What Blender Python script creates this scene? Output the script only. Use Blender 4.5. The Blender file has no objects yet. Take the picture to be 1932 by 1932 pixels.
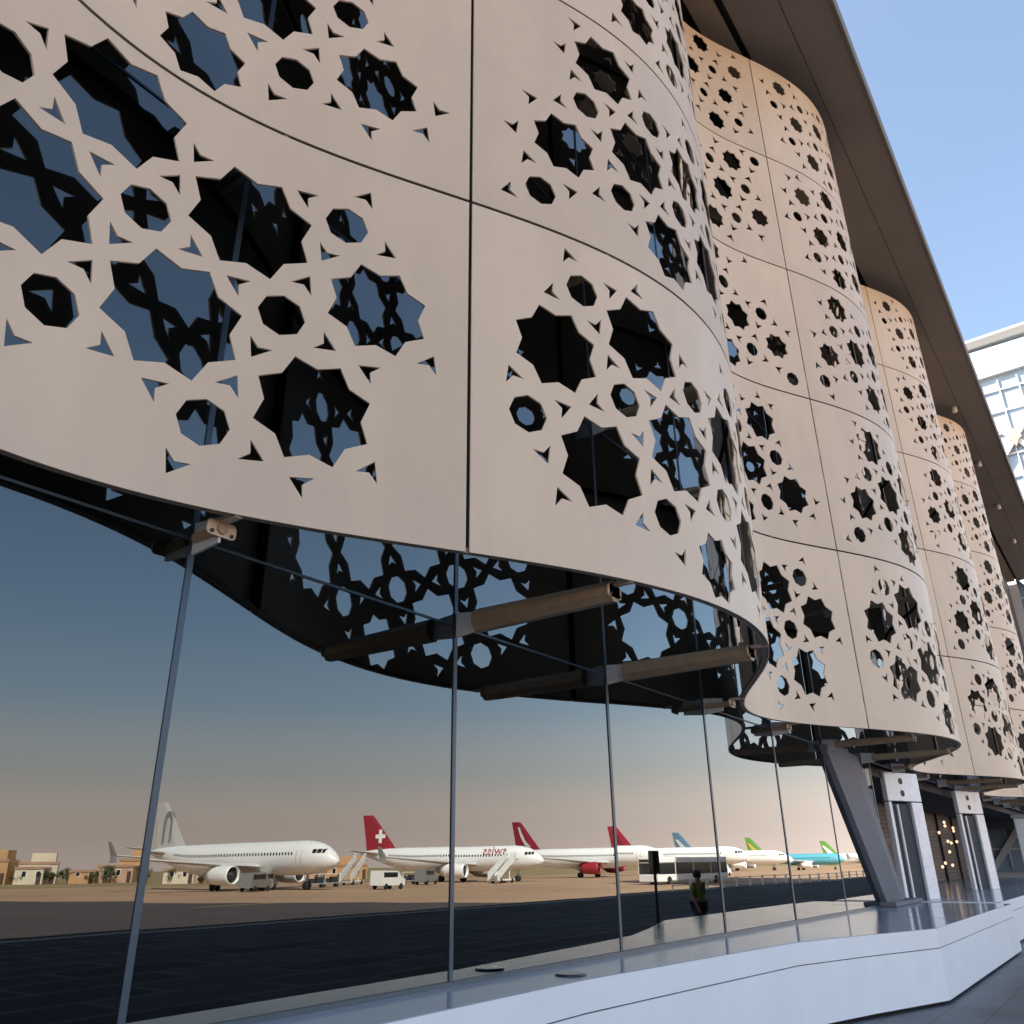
import bpy, math, random
from mathutils import Vector, Matrix
from mathutils.geometry import delaunay_2d_cdt

random.seed(11)
SC = bpy.context.scene
COL = SC.collection
R = math.radians
D = 5.4                       # camera to glass distance, metres

# ------------------------------------------------------------------ camera
def camera():
    f_px, yaw, pitch, roll = 1552.51, R(35.60265), R(23.19959), R(-0.78645)
    f = Vector((math.cos(pitch) * math.cos(yaw), math.cos(pitch) * math.sin(yaw), math.sin(pitch)))
    r = Vector((math.sin(yaw), -math.cos(yaw), 0))
    u = r.cross(f)
    r2 = math.cos(roll) * r + math.sin(roll) * u
    u2 = -math.sin(roll) * r + math.cos(roll) * u
    cd = bpy.data.cameras.new("camera")
    cd.sensor_width = 36
    cd.lens = 36 * f_px / 1932
    cd.clip_end = 6000
    cd.clip_start = 0.05
    o = bpy.data.objects.new("camera", cd)
    COL.objects.link(o)
    m = Matrix((r2, u2, -f)).transposed().to_4x4()
    m.translation = (0, -D, 2.0196)
    o.matrix_world = m
    SC.camera = o
camera()

# ------------------------------------------------------------------ sky, sun, exposure
SUN = Vector((-0.42, 0.60, 0.66)).normalized()
SUN_EL = math.asin(SUN.z)
SUN_ROT = math.atan2(SUN.x, SUN.y)

def world():
    w = bpy.data.worlds.new("World")
    SC.world = w
    w.use_nodes = True
    nt = w.node_tree
    nt.nodes.clear()
    out = nt.nodes.new("ShaderNodeOutputWorld")
    bg = nt.nodes.new("ShaderNodeBackground")
    sky = nt.nodes.new("ShaderNodeTexSky")
    sky.sky_type = 'NISHITA'
    sky.sun_disc = False
    sky.sun_elevation = SUN_EL
    sky.sun_rotation = SUN_ROT
    sky.air_density = 1.0
    sky.dust_density = 2.8
    sky.ozone_density = 1.4
    # dusty desert horizon: the sky itself is warmer low down
    tc = nt.nodes.new("ShaderNodeTexCoord")
    sep = nt.nodes.new("ShaderNodeSeparateXYZ")
    ramp = nt.nodes.new("ShaderNodeValToRGB")
    ramp.color_ramp.interpolation = 'EASE'
    el = ramp.color_ramp.elements
    el[0].position = 0.0; el[0].color = (1, 1, 1, 1)
    el[1].position = 0.26; el[1].color = (0, 0, 0, 1)
    for p_, v_ in ((0.05, .80), (0.11, .36), (0.18, .07)):
        e = el.new(p_); e.color = (v_, v_, v_, 1)
    tint = nt.nodes.new("ShaderNodeMix"); tint.data_type = 'RGBA'; tint.blend_type = 'MULTIPLY'
    tint.inputs[0].default_value = 1.0
    tint.inputs[7].default_value = (0.67, 0.65, 0.585, 1)
    mul = nt.nodes.new("ShaderNodeMix")
    mul.data_type = 'RGBA'
    mul.inputs[7].default_value = (5.1, 3.85, 3.2, 1)      # dusty haze over the plain
    bg.inputs['Strength'].default_value = 0.13
    L = nt.links
    L.new(tc.outputs['Generated'], sep.inputs[0])
    L.new(sep.outputs['Z'], ramp.inputs[0])
    L.new(sky.outputs[0], tint.inputs[6])
    L.new(tint.outputs[2], mul.inputs[6])
    L.new(ramp.outputs[0], mul.inputs[0])
    L.new(mul.outputs[2], bg.inputs['Color'])
    L.new(bg.outputs[0], out.inputs[0])
    sd = bpy.data.lights.new("sun", 'SUN')
    sd.energy = 5.0
    sd.angle = R(0.5)
    sd.color = (1.0, 0.90, 0.76)
    so = bpy.data.objects.new("sun", sd)
    COL.objects.link(so)
    so.location = (0, 0, 60)
    so.rotation_euler = (-SUN).to_track_quat('-Z', 'Y').to_euler()
world()
SC.view_settings.view_transform = 'Standard'
SC.view_settings.look = 'None'
SC.view_settings.exposure = 2.25
SC.view_settings.gamma = 1
SC.view_settings.use_curve_mapping = False
SC.cycles.max_bounces = 10
SC.cycles.glossy_bounces = 6
SC.cycles.transparent_max_bounces = 12
SC.cycles.sample_clamp_indirect = 6

# ------------------------------------------------------------------ materials
def mat(name, col, rough=0.6, metal=0.0, var=0.0, scale=3.0, bump=0.0, bscale=40.0, spec=0.5, coat=0.0, stretch=None):
    m = bpy.data.materials.new(name)
    m.use_nodes = True
    nt = m.node_tree
    b = nt.nodes['Principled BSDF']
    b.inputs['Base Color'].default_value = (*col, 1)
    b.inputs['Roughness'].default_value = rough
    b.inputs['Metallic'].default_value = metal
    b.inputs['Specular IOR Level'].default_value = spec
    b.inputs['Coat Weight'].default_value = coat
    if var or bump:
        tc = nt.nodes.new("ShaderNodeTexCoord")
        src = tc.outputs['Object']
        if stretch:
            mp = nt.nodes.new("ShaderNodeMapping")
            mp.inputs['Scale'].default_value = stretch
            nt.links.new(src, mp.inputs[0])
            src = mp.outputs[0]
    if var:
        n = nt.nodes.new("ShaderNodeTexNoise")
        n.inputs['Scale'].default_value = scale
        n.inputs['Detail'].default_value = 6
        n.inputs['Roughness'].default_value = 0.62
        nt.links.new(src, n.inputs['Vector'])
        r = nt.nodes.new("ShaderNodeValToRGB")
        r.color_ramp.elements[0].position = 0.3
        r.color_ramp.elements[1].position = 0.7
        r.color_ramp.elements[0].color = (*[c * (1 - var) for c in col], 1)
        r.color_ramp.elements[1].color = (*[min(1, c * (1 + var)) for c in col], 1)
        nt.links.new(n.outputs[0], r.inputs[0])
        nt.links.new(r.outputs[0], b.inputs['Base Color'])
        mr = nt.nodes.new("ShaderNodeMapRange")
        mr.inputs[3].default_value = max(0.02, rough - 0.08)
        mr.inputs[4].default_value = min(1, rough + 0.08)
        nt.links.new(n.outputs[0], mr.inputs[0])
        nt.links.new(mr.outputs[0], b.inputs['Roughness'])
    if bump:
        n2 = nt.nodes.new("ShaderNodeTexNoise")
        n2.inputs['Scale'].default_value = bscale
        n2.inputs['Detail'].default_value = 4
        nt.links.new(src, n2.inputs['Vector'])
        bp = nt.nodes.new("ShaderNodeBump")
        bp.inputs['Strength'].default_value = bump
        bp.inputs['Distance'].default_value = 0.01
        nt.links.new(n2.outputs[0], bp.inputs['Height'])
        nt.links.new(bp.outputs[0], b.inputs['Normal'])
    return m

def glass_material():
    m = bpy.data.materials.new("solar_glass")
    m.use_nodes = True
    nt = m.node_tree
    nt.nodes.clear()
    out = nt.nodes.new("ShaderNodeOutputMaterial")
    lw = nt.nodes.new("ShaderNodeLayerWeight")
    lw.inputs['Blend'].default_value = 0.5
    pw = nt.nodes.new("ShaderNodeMath"); pw.operation = 'POWER'; pw.inputs[1].default_value = 3.0
    mr = nt.nodes.new("ShaderNodeMapRange")
    mr.inputs[3].default_value = 0.116
    mr.inputs[4].default_value = 0.66
    gl = nt.nodes.new("ShaderNodeBsdfGlossy")
    gl.inputs['Roughness'].default_value = 0.0
    gl.inputs['Color'].default_value = (0.87, 0.95, 1.0, 1)
    tr = nt.nodes.new("ShaderNodeBsdfTransparent")
    tr.inputs['Color'].default_value = (0.14, 0.16, 0.19, 1)
    mx = nt.nodes.new("ShaderNodeMixShader")
    L = nt.links
    tc = nt.nodes.new("ShaderNodeTexCoord")          # rolled glass is never quite flat
    nz = nt.nodes.new("ShaderNodeTexNoise"); nz.inputs['Scale'].default_value = 0.75; nz.inputs['Detail'].default_value = 1
    bp = nt.nodes.new("ShaderNodeBump"); bp.inputs['Strength'].default_value = 1.0; bp.inputs['Distance'].default_value = 0.0008
    L.new(tc.outputs['Object'], nz.inputs['Vector']); L.new(nz.outputs[0], bp.inputs['Height']); L.new(bp.outputs[0], gl.inputs['Normal'])
    L.new(lw.outputs['Facing'], pw.inputs[0])
    L.new(pw.outputs[0], mr.inputs[0])
    L.new(mr.outputs[0], mx.inputs[0])
    L.new(tr.outputs[0], mx.inputs[1])
    L.new(gl.outputs[0], mx.inputs[2])
    L.new(mx.outputs[0], out.inputs[0])
    return m

def tile_material(name, col, joint, sx, sy, rough, gap=0.012, var=0.12, spec=0.5):
    """square paving with joints, world metres"""
    m = bpy.data.materials.new(name)
    m.use_nodes = True
    nt = m.node_tree
    b = nt.nodes['Principled BSDF']
    b.inputs['Roughness'].default_value = rough
    b.inputs['Specular IOR Level'].default_value = spec
    tc = nt.nodes.new("ShaderNodeTexCoord")
    br = nt.nodes.new("ShaderNodeTexBrick")
    br.offset = 0.5
    br.inputs['Color1'].default_value = (*[c * (1 - var) for c in col], 1)
    br.inputs['Color2'].default_value = (*[c * (1 + var) for c in col], 1)
    br.inputs['Mortar'].default_value = (*joint, 1)
    br.inputs['Scale'].default_value = 1.0
    br.inputs['Mortar Size'].default_value = gap
    br.inputs['Brick Width'].default_value = sx
    br.inputs['Row Height'].default_value = sy
    n = nt.nodes.new("ShaderNodeTexNoise")
    n.inputs['Scale'].default_value = 0.8
    n.inputs['Detail'].default_value = 8
    mul = nt.nodes.new("ShaderNodeMix"); mul.data_type = 'RGBA'; mul.blend_type = 'MULTIPLY'
    mul.inputs[0].default_value = 0.7
    rr = nt.nodes.new("ShaderNodeValToRGB")
    rr.color_ramp.elements[0].position = 0.35; rr.color_ramp.elements[0].color = (0.6, 0.6, 0.6, 1)
    rr.color_ramp.elements[1].position = 0.65; rr.color_ramp.elements[1].color = (1.1, 1.1, 1.1, 1)
    L = nt.links
    L.new(tc.outputs['Object'], br.inputs['Vector'])
    L.new(tc.outputs['Object'], n.inputs['Vector'])
    L.new(n.outputs[0], rr.inputs[0])
    L.new(br.outputs[0], mul.inputs[6])
    L.new(rr.outputs[0], mul.inputs[7])
    L.new(mul.outputs[2], b.inputs['Base Color'])
    return m

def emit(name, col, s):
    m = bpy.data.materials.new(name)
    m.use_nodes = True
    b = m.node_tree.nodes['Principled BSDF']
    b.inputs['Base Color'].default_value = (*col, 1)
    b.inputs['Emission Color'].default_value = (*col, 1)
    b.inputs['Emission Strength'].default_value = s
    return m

def panel_material():
    m = mat("sand_coated_metal", (0.73, 0.575, 0.43), 0.4, 0.0, 0.065, 0.9, 0.03, 160, 0.45, stretch=(1, 1, 0.6))
    nt = m.node_tree; b = nt.nodes['Principled BSDF']
    src = b.inputs['Base Color'].links[0].from_socket
    oi = nt.nodes.new("ShaderNodeObjectInfo")
    mr = nt.nodes.new("ShaderNodeMapRange"); mr.inputs[3].default_value = 0.94; mr.inputs[4].default_value = 1.04
    nt.links.new(oi.outputs['Random'], mr.inputs[0])
    tc = nt.nodes.new("ShaderNodeTexCoord"); mp = nt.nodes.new("ShaderNodeMapping")
    mp.inputs['Scale'].default_value = (2.6, 2.6, 0.3)
    nt.links.new(tc.outputs['Object'], mp.inputs[0])
    n = nt.nodes.new("ShaderNodeTexNoise"); n.inputs['Scale'].default_value = 1.0; n.inputs['Detail'].default_value = 5
    nt.links.new(mp.outputs[0], n.inputs['Vector'])
    r = nt.nodes.new("ShaderNodeMapRange"); r.inputs[1].default_value = 0.3; r.inputs[2].default_value = 0.72
    r.inputs[3].default_value = 1.012; r.inputs[4].default_value = 0.965
    nt.links.new(n.outputs[0], r.inputs[0])
    mu = nt.nodes.new("ShaderNodeMath"); mu.operation = 'MULTIPLY'
    nt.links.new(mr.outputs[0], mu.inputs[0]); nt.links.new(r.outputs[0], mu.inputs[1])
    vm = nt.nodes.new("ShaderNodeVectorMath"); vm.operation = 'SCALE'
    nt.links.new(src, vm.inputs[0]); nt.links.new(mu.outputs[0], vm.inputs['Scale'])
    nt.links.new(vm.outputs[0], b.inputs['Base Color'])
    return m

M = {
 'panel': panel_material(),
 'glass': glass_material(),
 'mullion': mat("mullion_metal", (0.045, 0.075, 0.11), 0.35, 0.3),
 'strut': mat("bronze_painted_steel", (0.38, 0.27, 0.165), 0.45, 0.0, 0.12, 6),
 'bracket': mat("light_bracket_steel", (0.66, 0.50, 0.37), 0.4, 0.0, 0.1, 9),
 'steel': mat("galvanised_plate", (0.62, 0.60, 0.57), 0.45, 0.0, 0.1, 12),
 'bolt': mat("dark_bolt", (0.04, 0.035, 0.03), 0.5, 0.5),
 'soffit': mat("soffit_board", (0.148, 0.146, 0.155), 0.75, 0.0, 0.10, 0.5),
 'soffit_grey': mat("soffit_grey", (0.20, 0.18, 0.16), 0.8, 0.0, 0.2, 20),
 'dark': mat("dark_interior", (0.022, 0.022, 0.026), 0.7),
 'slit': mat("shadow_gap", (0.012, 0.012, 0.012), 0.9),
 'floor': mat("interior_floor", (0.10, 0.09, 0.085), 0.25, 0.0, 0.15, 2),
 'plinth': mat("white_composite_stone", (0.83, 0.88, 0.93), 0.42, 0.0, 0.03, 1.5, 0.03, 90),
 'ledge': mat("polished_pale_stone", (0.33, 0.38, 0.45), 0.13, 0.0, 0.08, 1.2, 0, 0, 0.3),
 'concrete': mat("column_concrete", (0.155, 0.165, 0.195), 0.65, 0.0, 0.12, 1.4, 0.15, 30),
 'white': mat("white_paint", (0.80, 0.80, 0.79), 0.35, 0.0, 0.02, 2),
 'portal': mat("pale_portal_steel", (0.86, 0.88, 0.92), 0.28, 0.0, 0.04, 1.5),
 'black': mat("black_rubber", (0.02, 0.02, 0.02), 0.6),
 'tinted': mat("dark_tinted_glass", (0.012, 0.014, 0.018), 0.08, 0, 0, 0, 0, 0, 0.8),
 'grey': mat("mid_grey_metal", (0.33, 0.33, 0.34), 0.4, 0.3),
 'brownwall': mat("dark_brown_cladding", (0.06, 0.048, 0.042), 0.6, 0, 0.15, 1.0),
 'slate': mat("slate_door_paint", (0.045, 0.055, 0.07), 0.55, 0, 0.1, 2, 0, 0, 0.2),
 'wood': mat("dark_brown_slats", (0.075, 0.045, 0.032), 0.45, 0.0, 0.35, 2.5, stretch=(1, 1, 14)),
 'red': mat("red_livery", (0.30, 0.022, 0.035), 0.3),
 'darkred': mat("dark_red_livery", (0.22, 0.014, 0.03), 0.3),
 'bluegrey': mat("blue_grey_livery", (0.10, 0.19, 0.28), 0.3),
 'green': mat("green_livery", (0.14, 0.30, 0.06), 0.3),
 'teal': mat("teal_livery", (0.10, 0.36, 0.46), 0.3),
 'archgrey': mat("grey_arch_livery", (0.20, 0.20, 0.19), 0.35),
 'fingrey': mat("pale_grey_livery", (0.52, 0.51, 0.49), 0.35),
 'vest': mat("yellow_green_vest", (0.12, 0.20, 0.015), 0.7),
 'cloth': mat("dark_cloth", (0.02, 0.022, 0.03), 0.8),
 'skin': mat("skin", (0.36, 0.21, 0.14), 0.5),
 'hair': mat("dark_hair", (0.015, 0.012, 0.01), 0.6),
 'apron': mat("sunlit_concrete_apron", (0.38, 0.24, 0.145), 0.8, 0.0, 0.16, 0.05),
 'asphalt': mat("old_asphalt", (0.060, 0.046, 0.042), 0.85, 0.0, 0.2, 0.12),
 'dirt': mat("dry_scrub_ground", (0.26, 0.19, 0.085), 0.9, 0.0, 0.35, 0.08),
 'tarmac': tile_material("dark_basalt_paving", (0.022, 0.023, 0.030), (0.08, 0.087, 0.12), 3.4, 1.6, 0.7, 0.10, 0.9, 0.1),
 'paint': mat("yellow_line_paint", (0.55, 0.40, 0.08), 0.7),
 'pave': tile_material("granite_paving", (0.095, 0.105, 0.125), (0.04, 0.042, 0.05), 0.9, 0.6, 0.5),
 'kerb': mat("terrace_edge_stone", (0.16, 0.13, 0.11), 0.7, 0, 0.1, 1),
 'h_ochre': mat("ochre_render", (0.50, 0.29, 0.14), 0.85, 0, 0.12, 0.6),
 'h_rose': mat("rose_render", (0.48, 0.31, 0.22), 0.85, 0, 0.12, 0.6),
 'h_cream': mat("cream_render", (0.62, 0.54, 0.42), 0.85, 0, 0.1, 0.6),
 'h_roof': mat("flat_roof", (0.35, 0.22, 0.15), 0.9),
 'leaf': mat("olive_foliage", (0.07, 0.085, 0.028), 0.7, 0, 0.4, 1.2),
 'bark': mat("bark", (0.12, 0.08, 0.05), 0.9),
 'fb_white': mat("white_lattice", (0.52, 0.56, 0.60), 0.5, 0, 0.02, 0.5),
 'fb_glass': mat("pale_blue_panes", (0.24, 0.33, 0.44), 0.2, 0.0, 0.12, 0.35, 0, 0, 0.7),
 'coral': mat("coral_ornament", (0.62, 0.30, 0.20), 0.6),
 'fleck': emit("sun_fleck_glow", (1.0, 0.66, 0.38), 0.35),  # sunlit spots on the recess wall, put in as glow
}

# ------------------------------------------------------------------ mesh helpers
class MB:
    def __init__(s):
        s.v, s.f, s.sm = [], [], []
    def add(s, vs, fs, smooth=False):
        n = len(s.v)
        s.v += [tuple(v) for v in vs]
        s.f += [tuple(i + n for i in f) for f in fs]
        s.sm += [smooth] * len(fs)
    def box(s, a, b, bev=0.0):
        x0, y0, z0 = a; x1, y1, z1 = b
        if bev <= 0:
            vs = [(x, y, z) for z in (z0, z1) for y in (y0, y1) for x in (x0, x1)]
            s.add(vs, [(0, 2, 3, 1), (4, 5, 7, 6), (0, 1, 5, 4), (2, 6, 7, 3), (0, 4, 6, 2), (1, 3, 7, 5)])
            return
        # chamfered box: rounded plan, chamfered top and bottom
        def ring(z, k):
            p = [(x0 + bev, y0 + k), (x1 - bev, y0 + k), (x1 - k, y0 + bev), (x1 - k, y1 - bev),
                 (x1 - bev, y1 - k), (x0 + bev, y1 - k), (x0 + k, y1 - bev), (x0 + k, y0 + bev)]
            return [(x, y, z) for x, y in p]
        rs = [ring(z0, bev * 0.9), ring(z0 + bev, 0), ring(z1 - bev, 0), ring(z1, bev * 0.9)]
        s.loft(rs, caps=True)
    def loft(s, rings, caps=True, smooth=False, closed=True):
        n = len(rings[0]); vs = [p for r in rings for p in r]; fs = []
        for i in range(len(rings) - 1):
            for j in range(n if closed else n - 1):
                k = (j + 1) % n
                fs.append((i * n + j, i * n + k, (i + 1) * n + k, (i + 1) * n + j))
        base = len(s.v)
        s.add(vs, fs, smooth)
        if caps:
            s.f.append(tuple(base + i for i in range(n - 1, -1, -1))); s.sm.append(False)
            e = base + (len(rings) - 1) * n
            s.f.append(tuple(e + i for i in range(n))); s.sm.append(False)
    def tube(s, p, q, r0, r1=None, n=10, caps=True):
        p, q = Vector(p), Vector(q); r1 = r0 if r1 is None else r1
        d = (q - p).normalized()
        a = d.orthogonal().normalized(); b = d.cross(a)
        def ring(c, r): return [tuple(c + r * (math.cos(t) * a + math.sin(t) * b)) for t in (2 * math.pi * (i + .5) / n for i in range(n))]
        s.loft([ring(p, r0), ring(q, r1)], caps, smooth=n > 8)
    def lathe(s, prof, origin, axis='Z', n=24):
        """prof: list (r, h)"""
        o = Vector(origin); rings = []
        for r, h in prof:
            ring = []
            for i in range(n):
                t = 2 * math.pi * i / n
                c, q = r * math.cos(t), r * math.sin(t)
                v = {'Z': (c, q, h), 'X': (h, c, q), 'Y': (q, h, c)}[axis]
                ring.append(tuple(o + Vector(v)))
            rings.append(ring)
        s.loft(rings, True, True)
    def prism(s, poly, z0, z1):
        n = len(poly)
        s.loft([[(x, y, z0) for x, y in poly], [(x, y, z1) for x, y in poly]])
    def build(s, name, m, parent=None, loc=None):
        me = bpy.data.meshes.new(name)
        me.from_pydata(s.v, [], s.f)
        me.polygons.foreach_set('use_smooth', s.sm)
        me.materials.append(m)
        me.validate(); me.update()
        o = bpy.data.objects.new(name, me)
        COL.objects.link(o)
        if parent: o.parent = parent
        if loc: o.location = loc
        return o

def fix_normals(o):
    import bmesh
    b = bmesh.new(); b.from_mesh(o.data)
    bmesh.ops.recalc_face_normals(b, faces=b.faces)
    b.to_mesh(o.data); b.free()

def tag(o, label=None, cat=None, group=None, kind=None):
    if label: o['label'] = label
    if cat: o['category'] = cat
    if group: o['group'] = group
    if kind: o['kind'] = kind
    return o

def empty(name, loc=(0, 0, 0), rz=0.0):
    o = bpy.data.objects.new(name, None)
    o.empty_display_size = 0.3
    COL.objects.link(o)
    o.location = loc
    o.rotation_euler = (0, 0, rz)
    return o

def copy_tree(o, parent=None):
    c = o.copy(); COL.objects.link(c)
    if parent: c.parent = parent
    for ch in o.children: copy_tree(ch, c)
    return c

def find(root, name):
    out = []
    for ch in root.children:
        if ch.name.split('.')[0] == name: out.append(ch)
        out += find(ch, name)
    return out

def set_mat(o, m):
    o.material_slots[0].link = 'OBJECT'
    o.material_slots[0].material = m

# ------------------------------------------------------------------ the setting
SILL = 1.03
ZB = 4.373            # bottom of the perforated screen
ROWH = 3.76
ROWS = 5
ZTOP = ZB + ROWS * ROWH
PER = 12.6            # wave length of the screen
XC = 1.525 * D
SEAM0 = 0.917 * D
APZ = -0.45
YEDGE = -25.0
XEND = 60.0                   # end of the terminal front

def sheet(name, poly, z, m, nsub=1):
    b = MB(); b.add([(x, y, z) for x, y in poly], [tuple(range(len(poly)))])
    return tag(b.build(name, m), kind='structure')

sheet('ground', [(-4000, -4000), (4000, -4000), (4000, 4000), (-4000, 4000)], APZ - 0.012, M['dirt'])
sheet('apron', [(-900, -132), (900, -132), (900, YEDGE - 0.4), (-900, YEDGE - 0.4)], APZ - 0.006, M['apron'])
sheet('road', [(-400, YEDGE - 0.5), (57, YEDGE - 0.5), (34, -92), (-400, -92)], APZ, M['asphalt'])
b = MB(); b.box((-300, YEDGE, -1.2), (420, 60, 0.0))
tag(b.build('pavement', M['pave']), kind='structure')
b = MB(); b.box((-300, YEDGE - 0.4, -1.2), (420, YEDGE - 0.003, 0.04))
tag(b.build('kerb', M['kerb']), kind='structure')
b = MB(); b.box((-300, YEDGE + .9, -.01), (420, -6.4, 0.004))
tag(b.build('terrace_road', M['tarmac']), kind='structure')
b = MB()
for k in range(8):
    x = 72 + 41 * k
    b.box((x - .15, -115, APZ - .004), (x + .15, -55, APZ + 0.002))
b.box((40, -52.0, APZ - .004), (420, -51.7, APZ + 0.002))
tag(b.build('apron_marking', M['paint']), kind='structure')

# ------------------------------------------------------------------ perforated wavy screen
def prof(X):
    p = 2 * math.pi * (X - XC) / PER
    return -(0.2628 + 0.2018 * math.cos(p) - 0.0099 * math.cos(2 * p)) * D

def arc_table():
    """x (from seam) and arc length over half a wave on both sides of a seam"""
    t = {}
    for sgn in (1, -1):
        N = 1500; xs = [sgn * PER / 2 * i / N for i in range(N + 1)]
        s = [0.0]
        for i in range(N):
            s.append(s[-1] + math.hypot(xs[i + 1] - xs[i], prof(SEAM0 + xs[i + 1]) - prof(SEAM0 + xs[i])))
        t[sgn] = (xs, s)
    return t
ARC = arc_table()
LENS = {'B': ARC[1][1][-1], 'A': ARC[-1][1][-1]}

def on_screen(s, off=0.0):
    """arc length s from the seam -> x, y (relative to the seam x), pushed back by off along the normal"""
    xs, ss = ARC[1 if s >= 0 else -1]
    a = abs(s); N = len(ss) - 1
    lo, hi = 0, N
    while hi - lo > 1:
        mid = (lo + hi) // 2
        if ss[mid] <= a: lo = mid
        else: hi = mid
    f = (a - ss[lo]) / (ss[hi] - ss[lo])
    x = xs[lo] + f * (xs[hi] - xs[lo])
    y = prof(SEAM0 + x)
    e = 1e-3
    dy = (prof(SEAM0 + x + e) - prof(SEAM0 + x - e)) / (2 * e)
    l = math.hypot(1, dy)
    return x - dy / l * off, y + 1 / l * off       # normal towards the building = (-dy, 1)/l

# star lattice of each panel kind: origin star (arc, height above row bottom), in units of 1.2 m
U = 1.2
LATT = {'B': ((0.97, 0.40), (-0.40, 0.97)), 'A': ((0.96, -0.40), (0.40, 0.96))}
ORIG = {('B', 0): (0.93, 0.97), ('B', 1): (1.68, 1.53), ('B', 2): (1.53, 1.66), ('B', 3): (1.08, 1.42), ('B', 4): (1.0, 1.65),
        ('A', 0): (-1.38, 0.88), ('A', 1): (-1.1, 0.97), ('A', 2): (-1.85, 1.47), ('A', 3): (-1.72, 1.62), ('A', 4): (-1.2, 1.45)}
STAR_R = [0.455, 0.41, 0.34, 0.29, 0.255]
OCT_R = [0.165, 0.158, 0.15, 0.135, 0.125]
DART = [0.115, 0.118, 0.135, 0.15, 0.15]
NO_STAR = {('A', 0): [(-3.35, 0.63)], ('A', 2): [(-1.2, 2.40)]}
NO_OCT = {('A', 0): [(-0.45, 1.08), (-0.05, 2.0)]}
ADD_OCT = {('B', 1): [(0.65, 0.45)]}

def holes(kind, row, k):
    v1, v2 = LATT[kind]; ox, oz = ORIG[(kind, row)]
    Lm, Hm = LENS[kind] / U, ROWH / U
    ox += 0.25; oz -= 0.03
    rnd = random.Random((31 if kind == 'A' else 57) + row)
    near = lambda p, lst: any(math.hypot(p[0] - q[0], p[1] - q[1]) < 0.22 for q in lst)
    pts = {}
    for i in range(-9, 10):
        for j in range(-9, 10):
            s, z = ox + i * v1[0] + j * v2[0], oz + i * v1[1] + j * v2[1]
            a = abs(s)
            if a < Lm + 1 and -1 < z < Hm + 1:
                ok = (s > 0) == (kind == 'B') and (0.62 if row < 2 else 0.5) <= a <= Lm - 0.5 and 0.33 <= z <= (2.70 if row < 2 else 2.85)
                ok = ok and not near((s, z), NO_STAR.get((kind, row), []))
                # corners of the cluster are left blank, more so near the trough
                if ok and row > 0 and a > Lm - 1.1 and rnd.random() < 0.4: ok = False
                pts[(i, j)] = (s, z, ok)
    ang = math.atan2(v1[1], v1[0])
    out = []
    def poly(cx, cz, rs, a0):
        n = len(rs)
        return [(cx + r * math.cos(a0 + 2 * math.pi * i / n), cz + r * math.sin(a0 + 2 * math.pi * i / n)) for i, r in enumerate(rs)]
    inside = lambda s, z, ms, mz: (s > 0) == (kind == 'B') and ms <= abs(s) <= Lm - ms and mz <= z <= Hm - mz
    for (i, j), (s, z, ok) in pts.items():
        if ok:
            edge = 0.80 + 0.2 * min(1, (abs(s) - 0.3) / 1.2)
            rr = STAR_R[row] * edge * k * rnd.uniform(0.97, 1.03)
            rr = min(rr, abs(s) - 0.08, z - 0.05, Hm - z - 0.04)
            out.append(poly(s, z, [rr, rr * 0.79] * 8, ang))
        # octagon of the cell (i..i+1, j..j+1)
        cell = [pts.get((i + a, j + b_)) for a, b_ in ((0, 0), (1, 0), (1, 1), (0, 1))]
        cs, cz = s + (v1[0] + v2[0]) / 2, z + (v1[1] + v2[1]) / 2
        n_in = sum(1 for c in cell if c and c[2])
        has_oct = n_in >= (2 if row < 2 else 1) and inside(cs, cz, 0.36, 0.3) and not near((cs, cz), NO_OCT.get((kind, row), []))
        has_oct = has_oct or near((cs, cz), ADD_OCT.get((kind, row), []))
        if has_oct:
            out.append(poly(cs, cz, [OCT_R[row] * k] * 8, ang + math.pi / 8))
        # four darts around the octagon centre, each towards the middle of a cell side
        sides = (((0, 0), (1, 0), (-v2[0], -v2[1])), ((1, 0), (1, 1), v1), ((1, 1), (0, 1), v2), ((0, 1), (0, 0), (-v1[0], -v1[1])))
        for a, b_, dv in sides:
            pa, pb = pts.get((i + a[0], j + a[1])), pts.get((i + b_[0], j + b_[1]))
            nn = sum(1 for c in (pa, pb) if c and c[2])
            if not nn and not has_oct and (row < 2 or rnd.random() < 0.3): continue
            l = math.hypot(*dv); ux, uz = dv[0] / l, dv[1] / l
            px, pz = cs + ux * 0.345, cz + uz * 0.345
            if not inside(px, pz, 0.27, 0.17): continue
            if nn == 1 and not has_oct and row < 2 and rnd.random() < 0.2: continue
            q = DART[row] * k
            loc = [(q * 0.74, 0), (-q * 0.50, q * 0.74), (-q * 0.10, 0), (-q * 0.50, -q * 0.74)]
            out.append([(px + a_ * ux - c_ * uz, pz + a_ * uz + c_ * ux) for a_, c_ in loc])
    return [[(x * U, y * U) for x, y in pl] for pl in out]

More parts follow.
